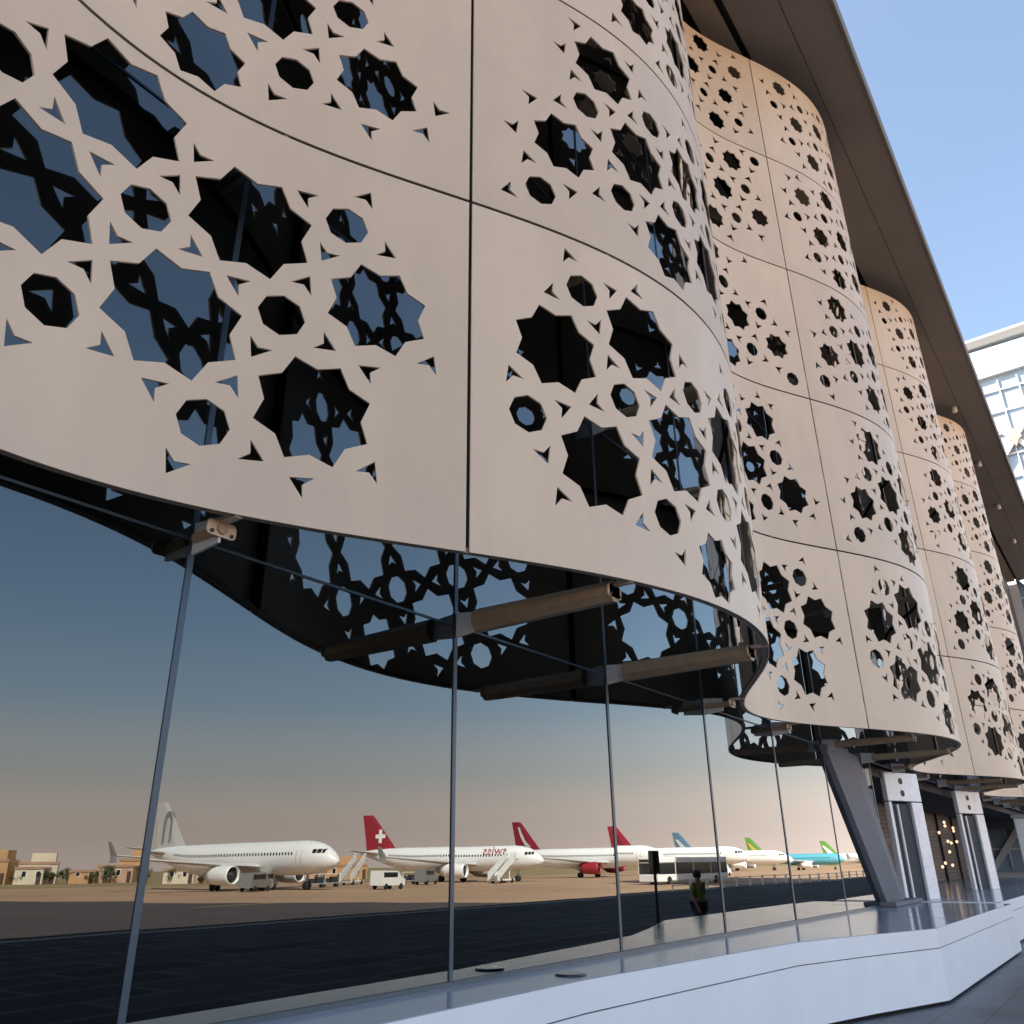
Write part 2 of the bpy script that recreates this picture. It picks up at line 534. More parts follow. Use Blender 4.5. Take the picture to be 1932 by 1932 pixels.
def panel_mesh(kind, row, k, name='screen_panel'):
    g, T = 0.018, 0.020
    LEN = LENS[kind]
    sg = 1 if kind == 'B' else -1
    s0, s1, z0, z1 = (g, LEN - g, g, ROWH - g) if sg > 0 else (-LEN + g, -g, g, ROWH - g)
    hs = holes(kind, row, k)
    V, Ed = [], []
    def loop(pl):
        n0 = len(V); n = len(pl)
        V.extend(Vector(p) for p in pl)
        Ed.extend((n0 + i, n0 + (i + 1) % n) for i in range(n))
    ns, nz = 44, 20
    border = [(s0 + (s1 - s0) * i / ns, z0) for i in range(ns)] + [(s1, z0 + (z1 - z0) * i / nz) for i in range(nz)] + \
             [(s1 + (s0 - s1) * i / ns, z1) for i in range(ns)] + [(s0, z1 + (z0 - z1) * i / nz) for i in range(nz)]
    loop(border)
    for h in hs:      # subdivide long star sides so they follow the curve
        pl = []
        for i, p in enumerate(h):
            q = h[(i + 1) % len(h)]
            pl.append(p)
        loop(pl)
    cen = [(sum(p[0] for p in h) / len(h), sum(p[1] for p in h) / len(h), max(math.hypot(p[0] - h[0][0], p[1] - h[0][1]) for p in h)) for h in hs]
    for i in range(1, ns):
        for j in range(1, nz):
            p = (s0 + (s1 - s0) * (i + 0.5 * (j % 2) - 0.25) / ns, z0 + (z1 - z0) * j / nz)
            if all(math.hypot(p[0] - c[0], p[1] - c[1]) > c[2] * 0.62 for c in cen): V.append(Vector(p))
    ov, oe, of, *_ = delaunay_2d_cdt(V, Ed, [], 1, 1e-5)
    nv = len(ov)
    boxes = [(min(p[0] for p in h), max(p[0] for p in h), min(p[1] for p in h), max(p[1] for p in h), h) for h in hs]
    def in_hole(x, y):
        for xa, xb, ya, yb, h in boxes:
            if xa < x < xb and ya < y < yb:
                c = False; j = len(h) - 1
                for i in range(len(h)):
                    if (h[i][1] > y) != (h[j][1] > y) and x < (h[j][0] - h[i][0]) * (y - h[i][1]) / (h[j][1] - h[i][1]) + h[i][0]: c = not c
                    j = i
                if c: return True
        return False
    of = [f for f in of if not in_hole(sum(ov[i].x for i in f) / len(f), sum(ov[i].y for i in f) / len(f))]
    verts, faces, sm = [], [], []
    for off in (0.0, T):
        for p in ov:
            x, y = on_screen(p.x, off)
            verts.append((x, y, p.y))
    cnt = {}
    for f in of:
        f = tuple(f)
        a, b_, c = (ov[i] for i in f[:3])
        if (b_ - a).cross(c - a) < 0: f = f[::-1]
        faces.append(f); sm.append(True)                  # front (faces -y)
        faces.append(tuple(i + nv for i in f[::-1])); sm.append(True)
        for i in range(len(f)):
            e = (f[i], f[(i + 1) % len(f)])
            cnt[e] = cnt.get(e, 0) + 1
    for (a, b_) in list(cnt):
        if (b_, a) not in cnt:
            k0 = len(verts)                                   # rim keeps its own corners: crisp cut edges
            verts += [verts[b_], verts[a], verts[a + nv], verts[b_ + nv]]
            faces.append((k0, k0 + 1, k0 + 2, k0 + 3)); sm.append(False)
    me = bpy.data.meshes.new(name)
    me.from_pydata(verts, [], faces)
    me.polygons.foreach_set('use_smooth', sm)
    me.materials.append(M['panel'])
    me.validate(); me.update()
    return me

def build_screen():
    root = empty('perforated_screen', (0, 0, ZB))
    tag(root, 'wavy sand coloured metal screen cut with eight pointed stars, hung before the glass', 'facade screen')
    lib = {}
    for w in range(-1, 4):
        for kind in 'AB':
            if w == -1 and kind == 'A': continue
            for row in range(ROWS):
                key = (kind, row)
                if key not in lib: lib[key] = panel_mesh(kind, row, 1.0)
                o = bpy.data.objects.new('screen_panel', lib[key])
                COL.objects.link(o)
                o.parent = root
                o.location = (SEAM0 + w * PER, 0, row * ROWH)
    # bronze struts that hold the screen off the glass
    tubes = []
    x0, S = 0.619 * D, 0.5833 * D
    for n in range(-1, 15):
        X = x0 + S * n
        ys = prof(X)
        for zz in ((4.335,) if n > 6 else (4.335, 4.335 + ROWH)):
            y_end = ys + 0.22
            b = MB()
            if y_end < -0.55:
                b.tube((X, -0.30, zz), (X, y_end, zz), 0.125 if n < 4 else 0.08, 0.105 if n < 4 else 0.07, 8)
            else:
                b.tube((X, -0.05, zz), (X, y_end - 0.02, zz), 0.05, 0.045, 8)
            st = b.build('strut', M['strut'], root, (0, 0, -ZB))
            b = MB()                                          # lug plate at the glass end, pointed
            b.loft([[(X - .012, -0.02, zz + .13), (X - .012, -0.02, zz - .13), (X - .012, -.34, zz - .10), (X - .012, -.34, zz + .10)],
                    [(X + .012, -0.02, zz + .13), (X + .012, -0.02, zz - .13), (X + .012, -.34, zz - .10), (X + .012, -.34, zz + .10)]])
            b.build('lug_plate', M['steel'], st)
            b = MB()                                          # rounded plate with two bolts at the screen end
            pl = []
            for cx, cz, a0 in ((.09, .02, -90), (.09, .07, 0), (-.09, .07, 90), (-.09, .02, 180)):
                for q in range(5):
                    a = R(a0 + q * 22.5); pl.append((X + cx + .035 * math.cos(a), cz + zz - .045 + .035 * math.sin(a)))
            b.loft([[(x, y_end, z) for x, z in pl], [(x, y_end + .016, z) for x, z in pl]])
            br = b.build('bracket', M['bracket'], st)
            fix_normals(br)
            b = MB()
            b.box((X - .03, ys + .03, zz + .045), (X + .03, y_end + .016, zz + .085))
            b.build('bracket_arm', M['bracket'], st)
            for dx in (-.085, .085):
                b = MB(); b.lathe([(.015, -.012), (.015, 0), (.008, .004)], (X + dx, y_end - .001, zz - .035), 'Y', 10)
                b.build('bolt', M['bolt'], st)
    # black backing strips added behind the panel joints to hide light
    for w in range(-1, 4):
        for s_ in (0.0, LENS['B']):
            x, y = on_screen(s_, 0.034)
            x += SEAM0 + w * PER
            b = MB(); b.box((x - .05, y, .05), (x + .05, y + .05, ROWS * ROWH - .05)); b.build('seam_backing_post', M['slit'], root)
    for r_ in range(1, ROWS):
        b = MB(); rings = []
        for w in range(-1, 4):
            for i in range(60):
                s = -LENS['A'] + (LENS['A'] + LENS['B']) * i / 60
                if w == -1 and s < 0: continue
                x, y = on_screen(s, 0.034); x2, y2 = on_screen(s, 0.075); x0_ = SEAM0 + w * PER
                rings.append([(x0_ + x, y, r_ * ROWH - .04), (x0_ + x2, y2, r_ * ROWH - .04), (x0_ + x2, y2, r_ * ROWH + .04), (x0_ + x, y, r_ * ROWH + .04)])
        b.loft(rings); o = b.build('seam_backing_strip', M['slit'], root); fix_normals(o)
    # edge stiffener along the lower rim, behind the panels
    b = MB()
    path = []
    for w in range(-1, 4):
        for i in range(60):
            s = -LENS['A'] + (LENS['A'] + LENS['B']) * i / 60
            if w == -1 and s < 0: continue
            x, y = on_screen(s, 0.055)
            path.append((SEAM0 + w * PER + x, y))
    for dz in (0.02,):
        rings = []
        for i, (x, y) in enumerate(path):
            rings.append([(x, y - .022, dz), (x, y + .022, dz), (x, y + .022, dz + .05), (x, y - .022, dz + .05)])
        b.loft(rings)
    o = b.build('edge_rail', M['strut'], root); fix_normals(o)
build_screen()

# ------------------------------------------------------------------ glass wall
XG = 23.0            # lower glass stops here (entrance recess beyond)
X0, SP = 0.619 * D, 0.5833 * D
def build_glass():
    root = empty('glass_wall', (0, 0, SILL))
    tag(root, 'tall mirrored glass wall of the terminal behind the wavy screen', 'glass wall')
    rnd = random.Random(5)
    T = 0.02
    def pane(xa, xb, za, zb, tilt=True):
        b = MB()
        w, h = (xb - xa) / 2, (zb - za) / 2
        b.box((-w, 0, -h), (w, T, h))
        o = b.build('glass_pane', M['glass'], root, ((xa + xb) / 2, 0, (za + zb) / 2 - SILL))
        if tilt: o.rotation_euler = (R(rnd.uniform(-.07, .07)), 0, R(rnd.uniform(-.08, .08)))
    js = [X0 + SP * n for n in range(-3, 29)]
    zs = [SILL, ZB - 0.04, ZB + ROWH, ZB + 2 * ROWH, ZB + 3 * ROWH, ZB + 4 * ROWH, ZTOP + 0.2]
    for i in range(len(js) - 1):
        xa, xb = js[i], min(js[i + 1], 1e9)
        if xa > 23: break
        for r in range(6):
            if r == 0:
                if xa > XG - .1: continue
                pane(xa, min(xb, XG), zs[0], zs[1])
            else: pane(xa, xb, zs[r], zs[r + 1])
    xs = [j for j in js if j > 23] + [XEND]
    for a, c in zip(xs[:-1:3], xs[3::3] + [XEND]):
        pane(a, c, zs[1], zs[3]); pane(a, c, zs[3], zs[6])
    for j in js + [XG]:
        z0 = zs[0] if j <= XG + .01 else zs[1]
        b = MB(); b.box((j - .026, -.010, z0 - SILL), (j + .026, .045, zs[6] - SILL))
        b.build('mullion', M['mullion'], root)
    for z in zs[1:6]:
        b = MB()
        b.box((js[0], -.010, z - .011 - SILL), (XEND, .040, z + .011 - SILL)); b.build('transom', M['mullion'], root)
    b = MB(); b.box((js[0], -.03, -.02), (XG, .05, .035)); b.build('sill', M['mullion'], root)
    # what the glass closes off: slabs, back wall, ceiling
    b = MB(); b.box((js[0] - 8, .2, -SILL - 1), (XG + .1, 30, 0.0)); b.build('floor_slab', M['floor'], root)
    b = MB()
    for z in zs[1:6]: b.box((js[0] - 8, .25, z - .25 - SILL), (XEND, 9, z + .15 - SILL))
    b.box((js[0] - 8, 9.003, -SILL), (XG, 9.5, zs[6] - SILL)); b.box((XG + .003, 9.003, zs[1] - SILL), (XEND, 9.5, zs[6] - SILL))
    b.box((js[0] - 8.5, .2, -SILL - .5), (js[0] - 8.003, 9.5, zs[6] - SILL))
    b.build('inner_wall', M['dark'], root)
build_glass()

# ------------------------------------------------------------------ roof canopy
def build_roof():
    root = empty('roof_canopy', (0, 0, ZTOP + .3))
    tag(root, 'long brown flat roof overhang above the wavy screen', 'roof')
    x0, x1 = -60, 79.5
    b = MB(); b.box((x0, -3.77, .25), (x1, -1.36, 1.0))
    b.build('soffit', M['soffit'], root)
    b = MB(); b.box((x0, -1.36 + .003, .42), (x1, -1.16, 1.0)); b.build('shadow_gap', M['slit'], root)
    b = MB(); b.box((x0, -1.16 + .003, .25), (x1, -.50, 1.0)); b.build('soffit_strip', M['soffit_grey'], root)
    b = MB(); b.box((x0, -.497, .35), (x1, 42, 1.0)); b.build('roof_slab', M['slit'], root)
    b = MB(); b.box((x0, -3.83, .22), (x1, -3.773, 1.25)); b.build('fascia', M['soffit'], root)
    b = MB(); b.box((x0, -2.62, .246), (x1, -2.60, .252)); b.build('soffit_joint', M['slit'], root)
    for x in (52, 44, 60, 68):
        b = MB(); b.lathe([(.09, -.06), (.12, -.04), (.12, .25)], (x, -2.4, 0.0), 'Z', 16)
        b.build('downlight', M['white'], root)
build_roof()
# rear bulk of the building (casts the long shade over the terrace)
b = MB(); b.box((XEND + .05, -.6, 4.2), (79.5, 9.0, ZTOP + .5))
tag(b.build('end_wall', M['brownwall']), 'dark brown plain wall past the last wave of the screen', 'wall')
b = MB(); b.box((-60, 9.6, -.5), (79.5, 42, ZTOP + .5))
tag(b.build('terminal_building', M['concrete']), 'dark bulk of the terminal building behind its glass front', 'building')

# ------------------------------------------------------------------ white plinth bench and polished ledge
def build_plinth():
    root = empty('plinth_bench', (2.0, 0, 0))
    tag(root, 'long white stone bench plinth running along the foot of the glass wall', 'bench')
    off = -2.0
    front = [(-9, -.80), (5.0, -.79), (7.49, -.79), (9.57, -.98), (12.15, -1.23), (13.7, -1.70), (15.5, -2.33), (24.3, -2.33)]
    back = [(24.3, 9.0), (XG + .003, 9.0), (XG + .003, -.005), (-9, -.005)]
    def band(inset, z0, z1, name, m):
        poly = [(x + off, y + inset) for x, y in front[:-1]] + [(front[-1][0] - inset + off, front[-1][1] + inset)]
        poly += [(back[0][0] - inset + off, back[0][1])] + [(x + off, y) for x, y in back[1:]]
        b = MB(); b.prism(poly, z0, z1)
        o = b.build(name, m, root); fix_normals(o); return o
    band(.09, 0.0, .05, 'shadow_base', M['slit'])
    band(0.0, .05, .745, 'side_slab', M['plinth'])
    band(.02, .745, .757, 'groove', M['slit'])
    band(0.0, .757, SILL - .012, 'upper_slab', M['plinth'])
    band(.006, SILL - .012, SILL - .004, 'polished_top', M['ledge'])
build_plinth()
def build_plinth_far():
    b0 = empty('plinth_bench', (25.2, 0, 0))
    tag(b0, 'farther white stone bench block under the third wave of the screen', 'bench')
    for nm, m, i, z0, z1 in (('shadow_base', 'slit', .09, 0, .05), ('side_slab', 'plinth', 0, .05, .745), ('groove', 'slit', .02, .745, .757),
                             ('upper_slab', 'plinth', 0, .757, SILL - .012), ('polished_top', 'ledge', .006, SILL - .012, SILL - .004)):
        b = MB(); b.prism([(i, -2.0 + i), (30, -2.0 + i), (30, 9), (i, 9)], z0, z1)
        o = b.build(nm, M[m], b0); fix_normals(o)
build_plinth_far()
b = MB(); b.lathe([(.155, 0), (.155, .012), (.14, .016), (.10, .016)], (0, 0, 0), 'Z', 28)
o = b.build('recessed_uplight', M['tinted'], None, (7.72, -.50, SILL - .004)); tag(o, 'small dark round light set into the top of the white bench', 'light')

# ------------------------------------------------------------------ entrance recess: slanted column, portals, dark wall
def build_column():
    """leaning faceted concrete leg, its foot to the right, flush with the glass"""
    root = empty('slanted_column', (22.9, .2, SILL - .004))
    tag(root, 'leaning grey concrete column at the right end of the glass wall', 'column')
    b = MB(); rings = []
    for z in (0.0, 1.2, 2.3, 3.32):
        k = -.94 * z
        w = 2.35 + .28 * z
        xl = 21.93 - 22.9 + k
        rings.append([(xl, .10, z), (xl + .10, -.32, z), (xl + w * .42, -.46, z), (xl + w * .50, -.30, z), (xl + w * .93, -.24, z), (xl + w, .0, z), (xl + w, .9, z), (xl, .9, z)])
    b.loft(rings)
    o = b.build('shaft', M['concrete'], root); fix_normals(o)
    b = MB(); b.box((-1.15, -.56, 0), (1.65, .95, .10), .02); b.build('base_block', M['concrete'], root)
build_column()

def build_portal(x, y, label):
    root = empty('entrance_portal', (x, y, SILL - .004), R(-21))
    tag(root, label, 'portal', 'white portals in the entrance recess')
    W, H, T = 1.55, 3.22, .15
    b = MB(); b.box((0, -T, 0), (.13, 0, H * .76 - .004), .012); b.build('jamb', M['portal'], root)
    b = MB(); b.box((1.05, -T, 0), (W, 0, H * .76 - .004), .012); b.build('jamb', M['portal'], root)
    b = MB(); b.box((0, -T, H * .76 + .02), (W, 0, H), .012)
    hd = b.build('header_panel', M['portal'], root)
    for z in (H * .83, H * .93):
        b = MB(); b.lathe([(.085, 0), (.085, .012), (.05, .014)], (W * .45, -T - .012, z), 'Y', 14)
        b.build('port_hole', M['black'], hd)
    b = MB(); b.box((.133, -.07, 0.0), (1.047, -.02, H * .745)); b.build('door_panel', M['slate'], root)
    b = MB(); b.box((.40, -T + .03, 0), (.46, -.074, H * .74)); b.build('door_post', M['white'], root)
    b = MB(); b.box((0.02, -T + .03, H * .76 - .003), (W - .02, -.03, H * .76 + .019)); b.build('header_joint', M['slit'], root)
    return root
build_portal(25.2, .30, 'nearest tall white steel portal just right of the leaning column')
build_portal(34.4, .05, 'second white steel portal, deeper in the entrance recess')

root = empty('recess_wall', (24, 3.2, SILL))
tag(root, 'dark brown slatted wall at the back of the entrance recess', 'wall')
b = MB()
for i in range(20): b.box((-4.2 + 0, 0, .012 + i * .165), (32, .12, .012 + i * .165 + .15))
b.build('slats', M['wood'], root)
b = MB(); b.box((-4.2, .125, 0), (32, .3, 3.4)); b.build('backing', M['slit'], root)
b = MB()
for x in range(-4, 32, 4): b.box((x, -.10, .005), (x + .12, -.003, 3.33))
b.build('batten', M['dark'], root)
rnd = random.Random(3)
for i in range(16):  # added glowing beads stand in for sun flecks through the screen
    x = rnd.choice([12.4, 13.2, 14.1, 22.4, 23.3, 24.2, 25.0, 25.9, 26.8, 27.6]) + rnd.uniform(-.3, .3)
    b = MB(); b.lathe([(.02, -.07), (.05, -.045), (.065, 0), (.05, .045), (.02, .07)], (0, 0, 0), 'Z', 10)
    o = b.build('sun_fleck_bead', M['fleck'], None, (24 + x, 3.0, SILL + rnd.uniform(.3, 2.9)))
    tag(o, 'tiny glowing bead added for a sun fleck on the dark slatted recess wall', 'fleck', 'tiny sun fleck beads on the recess wall')
for k, (x, y) in enumerate(((44.0, -.9), (47.0, -.9))):
    b = MB(); b.box((-.22, -.22, 0), (.22, .22, 3.6), .03)
    root = empty('white_post', (x, y, 0)); b.build('shaft', M['white'], root)
    b = MB(); b.box((-.32, -.32, 0), (.32, .32, .12), .02); b.build('foot', M['grey'], root)
    b = MB(); b.box((-.30, -.30, 3.6), (.30, .30, 3.75), .02); b.build('head_plate', M['grey'], root)
    tag(root, ('bright white post far along the terrace under the last waves', 'white post farthest along the terrace, past the other one')[k], 'post', 'white posts at the far end')

# ------------------------------------------------------------------ far white building
def far_building():
    root = empty('lattice_building', (80, 0, 0))
    tag(root, 'bright white lattice fronted building with pale blue panes beyond the roof edge', 'building')
    y0, y1, zt = 12.0, -14.0, 48.3
    b = MB(); b.box((1.0, y1, -.5), (26, y0, zt - 1.2)); b.build('wall', M['fb_white'], root)
    b = MB(); b.box((.80, y1 + .1, 1.0), (.997, y0 - .1, zt - 1.3)); b.build('glazing', M['fb_glass'], root)
    # curved white roof shell
    b = MB(); rings = []
    N = 40
    for i in range(N + 1):
        y = y0 + 1 + (y1 - y0 - 2) * i / N
        t = (y - (-14)) / 40
        z = zt - 2.2 * t * t
        rings.append([(.28, y, z - .22), (.28, y, z), (26, y, z + .6), (26, y, z - 1.4), (.75, y, z - .75)])
    b.loft(rings); o = b.build('roof', M['fb_white'], root); fix_normals(o)
    b = MB(); rings = []
    for i in range(N + 1):
        y = y0 + (y1 - y0) * i / N
        t = (y - (-14)) / 40
        z = zt - 4.0 - 2.2 * t * t
        rings.append([(.35, y, z - .35), (.35, y, z), (.79, y, z), (.79, y, z - .35)])
    b.loft(rings); o = b.build('cornice', M['fb_white'], root); fix_normals(o)
    # rhombus lattice
    P = 6.4
    b = MB()
    k = 0
    y = y0
    def bar(p, q, w, x0_, x1_):
        dy, dz = q[0] - p[0], q[1] - p[1]; l = math.hypot(dy, dz); ny, nz = -dz / l * w / 2, dy / l * w / 2
        c = [(p[0] + ny, p[1] + nz), (p[0] - ny, p[1] - nz), (q[0] - ny, q[1] - nz), (q[0] + ny, q[1] + nz)]
        b.loft([[(x0_, *u) for u in c], [(x1_, *u) for u in c]])
    while y > y1:
        z = 1.0
        while z < zt - 8:
            yn, zn = max(y - P, y1), min(z + P * 1.25, zt - 4.8)
            bar((y, z), (yn, zn), .42, .30 + .01, .78)
            bar((y, zn), (yn, z), .42, .27, .765)
            z += P * 1.25
        y -= P
    o = b.build('lattice', M['fb_white'], root); fix_normals(o)
    y = y0
    while y > y1:
        b = MB(); b.box((.05, y - .40, 0), (.26, y + .40, zt - 4.9)); y -= P
        b.build('pilaster', M['fb_white'], root)
    b = MB()
    z = 2.6
    while z < zt - 5:
        b.box((.60, y1 + .2, z), (.72, y0 - .2, z + .14)); z += 2.2
    y = y0 - 1.5
    while y > y1:
        b.box((.62, y - .05, 1.2), (.735, y + .05, zt - 5)); y -= 1.6
    b.build('glazing_bar', M['fb_white'], root)
    y = y0 - P / 2
    while y > y1:
        z = 1.0 + P * 1.25 / 2
        while z < zt - 6:
            c = [(0, .9), (.25, .3), (.6, .0), (.25, -.3), (0, -.9), (-.25, -.3), (-.6, 0), (-.25, .3)]
            b = MB(); b.loft([[(.10, y + a, z + q) for a, q in c], [(.262, y + a, z + q) for a, q in c]])
            o = b.build('ornament', M['coral'], root); fix_normals(o)
            z += P * 1.25
        y -= P
far_building()

# ------------------------------------------------------------------ airliners (seen mirrored in the glass)
def make_airliner(name='airliner'):
    """nose at origin, tail towards -x, ground at z=0"""
    root = empty(name)
    RAD, CZ, LN = 1.98, 3.75, 37.5
    st = [(0, .02, -.55), (.25, .42, -.50), (.8, .86, -.38), (1.6, 1.26, -.22), (2.6, 1.60, -.10), (4.0, 1.86, -.02), (5.6, 1.98, 0), (12, 1.98, 0),
          (20, 1.98, 0), (25, 1.97, .01), (28, 1.80, .17), (31, 1.42, .50), (34, .92, .86), (36.5, .45, 1.12), (37.5, .22, 1.22)]
    n = 28
    b = MB()
    b.loft([[(-x, r * math.cos(2 * math.pi * i / n), CZ + dz + r * 1.03 * math.sin(2 * math.pi * i / n)) for i in range(n)] for x, r, dz in st], True, True)
    fus = b.build('fuselage', M['white'], root); fix_normals(fus)
    def at(x):
        for (xa, ra, da), (xb, rb, db) in zip(st, st[1:]):
            if xa <= x <= xb:
                t = (x - xa) / (xb - xa); return ra + t * (rb - ra), da + t * (db - da)
        return st[-1][1:]
    def patch(b, xa, xb, a0, a1, up=1.01, seg=3):
        """skin patch on the fuselage between angles (deg, 0 = +y side, 90 = top)"""
        rows = []
        for k in range(seg + 1):
            x = xa + (xb - xa) * k / seg
            r, dz = at(x)
            rows.append([(-x, r * up * math.cos(R(a0 + (a1 - a0) * j / seg)), CZ + dz + r * 1.03 * up * math.sin(R(a0 + (a1 - a0) * j / seg))) for j in range(seg + 1)])
        b.loft(rows, False, True, closed=False)
    b = MB()
    for sgn in (1, -1):
        for (xa, xb) in ((1.50, 1.84), (1.92, 2.42), (2.50, 3.05)):
            rows = []
            for k in range(4):
                x = xa + (xb - xa) * k / 3
                r, dz = at(x); q = []
                for zz in (.46, .68, .92):
                    v_ = max(-1, min(.985, (zz - dz) / (1.03 * r)))
                    a_ = math.asin(v_); q.append((-x, sgn * r * 1.012 * math.cos(a_), CZ + dz + 1.03 * r * 1.012 * math.sin(a_)))
                rows.append(q)
            b.loft(rows, False, True, closed=False)
    b.build('cockpit_window', M['tinted'], root)
    b = MB()
    for sgn in (1, -1):
        for k in range(44):
            x = 6.2 + k * .55
            a = 14
            lo, hi = (a - 5, a + 5) if sgn > 0 else (180 - a - 5, 180 - a + 5)
            patch(b, x, x + .26, lo, hi, 1.006, 1)
    b.build('window_row', M['tinted'], root)
    b = MB()
    for sgn in (1, -1):
        for x in (4.6, 31.0):
            for xx, w, a0, a1 in ((x, .07, -18, 26), (x + .85, .07, -18, 26)):
                lo, hi = (a0, a1) if sgn > 0 else (180 - a1, 180 - a0)
                patch(b, xx, xx + w, lo, hi, 1.006, 4)
    b.build('door_outline', M['grey'], root)
    # wings
    def wing(sgn):
        b = MB(); rings = []
        for y, xle, ch, z, th in ((1.2, 11.6, 7.2, 2.75, .85), (6.2, 14.6, 4.3, 3.1, .5), (17.0, 20.6, 1.5, 4.0, .16)):
            p = []
            for u_, w in ((0, 0), (.08, .5), (.3, .62), (.65, .38), (1, .02), (.65, -.28), (.3, -.38), (.08, -.3)):
                p.append((-(xle + u_ * ch), sgn * y, z + w * th))
            rings.append(p)
        b.loft(rings); w = b.build('wing', M['fingrey'], root); fix_normals(w)
        b = MB()
        rings = []
        for y, xle, ch, z in ((17.0, 20.7, 1.4, 3.2), (17.0, 20.7, 1.4, 4.0), (17.5, 21.5, .7, 5.6)):
            rings.append([(-xle, sgn * y, z), (-xle - ch * .4, sgn * (y + .06), z), (-xle - ch, sgn * y, z), (-xle - ch * .4, sgn * (y - .06), z)])
        b.loft(rings); o = b.build('winglet', M['grey'], w); fix_normals(o)
        # engine
        b = MB()
        b.lathe([(.95, -16.4), (1.12, -15.4), (1.18, -13.6), (1.12, -12.5), (1.03, -12.2), (.95, -12.3), (.90, -13.0)], (0, sgn * 5.75, 1.85), 'X', 24)
        e = b.build('engine', M['white'], root); fix_normals(e)
        b = MB(); b.lathe([(.90, -12.62), (.30, -12.6), (.22, -12.35), (.03, -12.15)], (0, sgn * 5.75, 1.85), 'X', 24)
        b.build('intake_fan', M['black'], e)
        b = MB(); b.lathe([(.90, -16.38), (.62, -16.9), (.30, -17.6), (.1, -18.0)], (0, sgn * 5.75, 1.85), 'X', 20)
        b.build('exhaust_cone', M['grey'], e)
        b = MB()
        b.loft([[(-13.4, sgn * 5.75 - .16, 2.7), (-16.4, sgn * 5.75 - .16, 2.7), (-17.2, sgn * 5.75 - .16, 3.25), (-14.4, sgn * 5.75 - .16, 3.2)],
                [(-13.4, sgn * 5.75 + .16, 2.7), (-16.4, sgn * 5.75 + .16, 2.7), (-17.2, sgn * 5.75 + .16, 3.25), (-14.4, sgn * 5.75 + .16, 3.2)]])
        o = b.build('pylon', M['white'], e); fix_normals(o)
        b = MB(); rings = []
        for y, xle, ch, z, th in ((.4, 32.0, 3.6, 4.75, .3), (6.2, 35.2, 1.5, 5.35, .1)):
            rings.append([(-xle, sgn * y, z), (-xle - ch * .3, sgn * y, z + th), (-xle - ch, sgn * y, z), (-xle - ch * .3, sgn * y, z - th)])
        b.loft(rings); o = b.build('tailplane', M['fingrey'], root); fix_normals(o)
    wing(1); wing(-1)
    # fin
    def fin_sec(z, xle, ch, th): return [(-xle, 0, z), (-xle - ch * .3, th, z), (-xle - ch, 0, z), (-xle - ch * .3, -th, z)]
    b = MB(); b.loft([fin_sec(4.9, 27.6, 8.6, .16), fin_sec(5.75, 29.7, 6.5, .20), fin_sec(11.2, 34.4, 2.75, .10), fin_sec(11.76, 35.0, 2.3, .05)])
    fn = b.build('tail_fin', M['white'], root); fix_normals(fn)
    # gear
    def gear(x, y, h, w):
        b = MB(); b.tube((-x, y, .4), (-x + .15, y * .97, h), .11, .14, 8)
        b.tube((-x, y, .7), (-x - .9, y * .9, h), .05, .05, 6)
        g = b.build('landing_gear', M['grey'], root)
        for dy in (-w, w):
            b = MB(); b.lathe([(.25, -.14), (.44, -.12), (.50, -.05), (.50, .05), (.44, .12), (.25, .14)], (-x, y + dy, .50), 'Y', 18)
            b.build('wheel', M['black'], g)
    gear(5.1, 0, 2.2, .26); gear(17.8, 3.8, 2.6, .42); gear(17.8, -3.8, 2.6, .42)
    return root

def fin_emblem(root, kind, m):
    fn = find(root, 'tail_fin')[0]
    b = MB()
    def plate(poly, t=.015):
        for sg in (1, -1):
            y = .21 * sg
            b.loft([[(-x, y, z) for x, z in poly], [(-x, y + t * sg, z) for x, z in poly]])
    if kind == 'cross':
        x, z = 33.0, 7.9
        plate([(x - .35, z - 1.2), (x + .35, z - 1.2), (x + .35, z - .35), (x + 1.1, z - .35), (x + 1.1, z + .35), (x + .35, z + .35),
               (x + .35, z + 1.2), (x - .35, z + 1.2), (x - .35, z + .35), (x - 1.1, z + .35), (x - 1.1, z - .35), (x - .35, z - .35)])
    elif kind == 'swoosh':
        plate([(32.0, 6.3), (33.5, 7.6), (34.6, 9.6), (35.0, 10.6), (35.6, 10.6), (34.9, 8.6), (33.8, 6.8), (32.9, 6.2)])
    elif kind == 'arch':
        pts = []
        for k in range(13):
            a = math.pi * k / 12; pts.append((34.0 - 1.0 * math.cos(a) - .0, 8.6 + 1.9 * math.sin(a)))
        inner = [(34.0 + (px - 34.0) * .55, 8.6 + (pz - 8.6) * .62) for px, pz in pts[::-1]]
        poly_l = [(33.0, 6.2)] + pts + [(35.0, 6.2)]
        poly_i = [(34.55, 6.2)] + inner + [(33.45, 6.2)]
        for i in range(len(pts)):
            pass
        ring = [(33.0, 6.2)] + pts + [(35.0, 6.2)]
        rin = [(33.45, 6.2)] + inner[::-1] + [(34.55, 6.2)]
        for i in range(len(ring) - 1): plate([ring[i], ring[i + 1], rin[i + 1], rin[i]])
    elif kind == 'band':
        plate([(31.6, 5.9), (33.9, 5.9), (36.3, 9.6), (35.3, 9.6)])
    o = b.build('emblem', m, fn); fix_normals(o)

